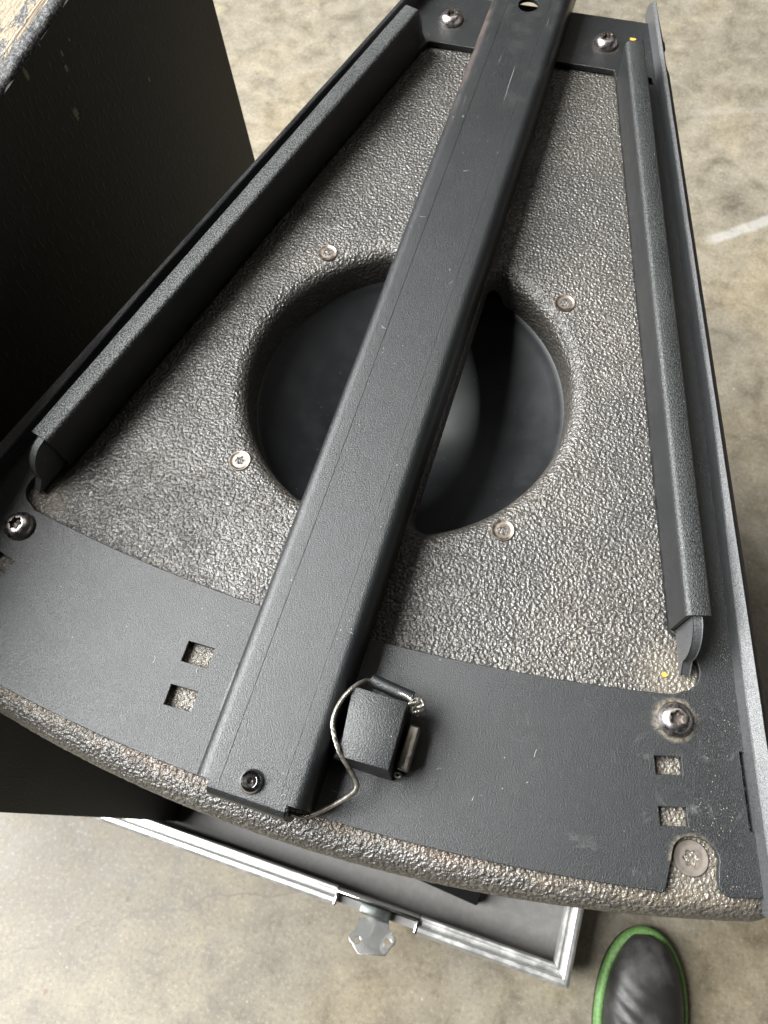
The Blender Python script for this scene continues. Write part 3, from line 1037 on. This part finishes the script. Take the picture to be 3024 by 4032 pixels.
# ---- locking block with pin, sleeve and wire lanyard
zb = ZP + 0.0285
blk = prism([(0.0262, 0.0172), (0.0605, 0.0172), (0.0600, 0.0525), (0.0290, 0.0525)], ZP + 0.0003, zb, 0.0007, top=[(0.0350, 0.0192), (0.0592, 0.0200), (0.0588, 0.0522), (0.0312, 0.0520)])
block = link('locking_block', blk, M['steelblack'], spk, 35)
bm = bmesh.new()
box_bm(bm, 0.0612, 0.0672, 0.0228, 0.0445, ZP + 0.0035, ZP + 0.0150, 0.0012, 3)
link('pin', bm_mesh(bm), M['pin'], block)
link('sleeve', tube([(0.0375, 0.0590, ZP + 0.0170), (0.0485, 0.0575, ZP + 0.0170), (0.0595, 0.0562, ZP + 0.0170)], 0.0034, 14, 0), M['steelblack'], block, 60)
ringp = [(0.0625 + 0.0016 * math.cos(R(a)), 0.0205 + 0.0010 * math.sin(R(a)), ZP + 0.0085 + 0.0014 * math.sin(R(a))) for a in range(0, 361, 24)]
link('ring', tube(ringp, 0.0006, 8, 1, False), M['wire'], block, 60)
W = ZP
lan = [(0.0600, 0.0545, W + 0.0200), (0.0560, 0.0562, W + 0.0195), (0.0370, 0.0588, W + 0.0180), (0.0340, 0.0552, W + 0.0250), (0.0312, 0.0505, W + 0.0292), (0.0287, 0.0450, W + 0.0300),
       (0.0272, 0.0390, W + 0.0300), (0.0274, 0.0325, W + 0.0300), (0.0312, 0.0258, W + 0.0300), (0.0355, 0.0203, W + 0.0292), (0.0405, 0.0160, W + 0.0250), (0.0452, 0.0120, W + 0.0195),
       (0.0468, 0.0085, W + 0.0160), (0.0432, 0.0040, W + 0.0130), (0.0370, -0.0020, W + 0.0085), (0.0300, -0.0080, W + 0.0062), (0.0245, -0.0112, W + 0.0062), (0.0195, -0.0115, W + 0.0090), (0.0150, -0.0110, W + 0.0120)]
lanyard = link('lanyard', tube(lan, 0.00112, 10, 2), M['wire'], spk, 60)
kn = []
for i in range(90):
    t = 2 * math.pi * i / 45
    kn.append((0.0628 + 0.0023 * math.sin(t) + 0.0014 * math.sin(2.5 * t), 0.0530 + 0.0030 * math.cos(t * 1.02) + 0.0008 * math.cos(3 * t), W + 0.0190 + 0.0022 * math.sin(1.5 * t)))
link('knot', tube(kn, 0.00085, 8, 1), M['wire'], lanyard, 60)

# ------------------------------------------------------------------ shoe
# plan outline: centre line x as a function of distance back from the toe, and half width
SHX, SHY = 0.3685, -0.0215
shoe = empty('shoe', (0.377, -0.16, 0))
tag(shoe, 'black leather shoe with a bright green rubber welt on the concrete', 'shoe')


def half_w(t):
    """half width at distance t (m) from the toe tip; shoe is 0.29 long"""
    if t <= 0:
        return 0.0
    if t < 0.10:
        return 0.0535 * math.sqrt(1 - (1 - t / 0.10) ** 2.3)
    if t < 0.20:
        return 0.0535 - 0.014 * ((t - 0.10) / 0.10) ** 1.5
    if t < 0.24:
        return 0.0395
    q = min(1, (t - 0.24) / 0.05)
    return 0.0395 * math.sqrt(max(0, 1 - q ** 2.2))


def centre_x(t):
    return SHX + 0.062 * t


def shoe_loop(off, n=44):
    ts = [0.29 * (0.5 - 0.5 * math.cos(math.pi * i / n)) for i in range(n + 1)]
    out = []
    for t in ts:
        w = max(0.0, half_w(t) + (off if 0.0 < t < 0.29 else 0))
        k_ = -off if t < 0.02 else 0
        out.append((centre_x(t) + w, SHY - t + (off * (1 - t / 0.06) if t < 0.06 else 0)))
    left = []
    for t in ts[1:-1][::-1]:
        w = max(0.0, half_w(t) + off)
        left.append((centre_x(t) - w, SHY - t + (off * (1 - t / 0.06) if t < 0.06 else 0)))
    return out + left


def loft(stages, cap_top=True, cap_bottom=True, zf=None):
    verts, faces = [], []
    n = 0
    for off, z in stages:
        o_ = shoe_loop(off)
        n = len(o_)
        for x, y in o_:
            verts.append((x, y, z if zf is None else zf(x, y, z)))
    for i in range(len(stages) - 1):
        for k_ in range(n):
            j = (k_ + 1) % n
            faces.append((i * n + k_, i * n + j, (i + 1) * n + j, (i + 1) * n + k_))
    if cap_bottom:
        faces.append(tuple(range(n))[::-1])
    if cap_top:
        faces.append(tuple(range((len(stages) - 1) * n, len(stages) * n)))
    bm = bmesh.new()
    m_ = mesh(verts, faces)
    bm.from_mesh(m_)
    return bm_mesh(bm)


link('sole', loft([(-0.004, 0.0), (-0.001, 0.003), (-0.001, 0.012)]), M['sole'], shoe, 40)
link('welt', loft([(-0.002, 0.0122), (0.0, 0.014), (0.0004, 0.020), (-0.0015, 0.0245), (-0.0055, 0.0262), (-0.0085, 0.0252), (-0.0100, 0.0228), (-0.012, 0.0225)]), M['green'], shoe, 60)


def upper():
    verts, faces = [], []
    NT_, NA = 60, 28
    for i in range(NT_ + 1):
        t = 0.0075 + 0.275 * i / NT_
        w = max(0.001, half_w(t) - 0.0082)
        if i == 0:
            w = 0.002
        # ridge height along the shoe
        if t < 0.08:
            hz = 0.030 + 0.028 * math.sqrt(max(0, 1 - (1 - (t - 0.0075) / 0.0725) ** 2))
        else:
            hz = 0.058 + 0.055 * min(1, (t - 0.08) / 0.15) ** 1.4
        if t > 0.262:
            hz = 0.113 - 0.02 * (t - 0.262) / 0.02
        for k_ in range(NA + 1):
            a = math.pi * k_ / NA
            cx = centre_x(t) - w * math.cos(a) * (1 if True else 0)
            prof_ = math.sin(a) ** 0.62
            z = 0.022 + (hz - 0.022) * prof_
            # flex creases behind the toe cap
            cr = math.exp(-((t - 0.088) / 0.026) ** 2)
            sx = math.cos(a)
            z += 0.0019 * cr * math.sin((t + 0.014 * sx * sx + 0.010 * sx) * 2 * math.pi / 0.0165) * prof_ * (0.55 + 0.45 * sx)
            z += 0.0012 * mnoise.noise(Vector((cx * 40, t * 40, 1)))
            verts.append((cx, SHY - t, z))
    for i in range(NT_):
        for k_ in range(NA):
            p = i * (NA + 1) + k_
            faces.append((p, p + 1, p + NA + 2, p + NA + 1))
    faces.append(tuple(range(NA + 1))[::-1])
    faces.append(tuple(range(NT_ * (NA + 1), (NT_ + 1) * (NA + 1))))
    bm = bmesh.new()
    m_ = mesh(verts, faces)
    bm.from_mesh(m_)
    return bm_mesh(bm)


link('upper', upper(), M['leather'], shoe, 60)

# ------------------------------------------------------------------ small debris
def flake(x, y, z, s, label):
    pts = [(x + s * random.uniform(0.6, 1.1) * math.cos(a) * 1.5, y + s * random.uniform(0.5, 1.0) * math.sin(a)) for a in [k_ * math.pi / 4 for k_ in range(8)]]
    o = link('paint_chip', prism(pts, z, z + 0.0006, 0), M['yellow'], None, 30, (x, y, z))
    tag(o, label, 'paint chip')


flake(0.1785, 0.1085, ZT + 0.0002, 0.0016, 'tiny yellow paint chip on the pebbled panel below the rail')
flake(0.0772, 0.5660, ZP + 0.0002, 0.0019, 'tiny yellow paint chip on the rear strip at the rail end')


# lint fibres lying on the steel and in the coating
bm = bmesh.new()
spots = [(random.uniform(-0.17, 0.2), random.uniform(0.0, 0.07), ZP) for _ in range(9)]
spots += [(random.uniform(-0.022, 0.022), random.uniform(0.02, 0.5), ZP + BH) for _ in range(7)]
spots += [(random.choice((-1, 1)) * random.uniform(0.035, 0.12), random.uniform(0.12, 0.15), ZT + 0.0006) for _ in range(4)]
for x, y, z in spots:
    if abs(x) < 0.03 and z < ZP + 0.01:
        continue
    L = random.uniform(0.0016, 0.0042)
    a = random.uniform(0, 6.28)
    cv = random.uniform(-1.6, 1.6)
    pts = [(x + L * t * math.cos(a + cv * t), y + L * t * math.sin(a + cv * t), z + 0.00018 + 0.0004 * math.sin(3.1 * t)) for t in (0, 0.25, 0.5, 0.75, 1)]
    t_ = tube(pts, random.uniform(0.00005, 0.00009), 5, 0)
    bm.from_mesh(t_)
    bpy.data.meshes.remove(t_)
tag(link('lint', bm_mesh(bm), M['lint'], None, 60, (0, 0.1, ZP)), 'pale lint fibres scattered over the black plate and bar', 'lint', kind='stuff')
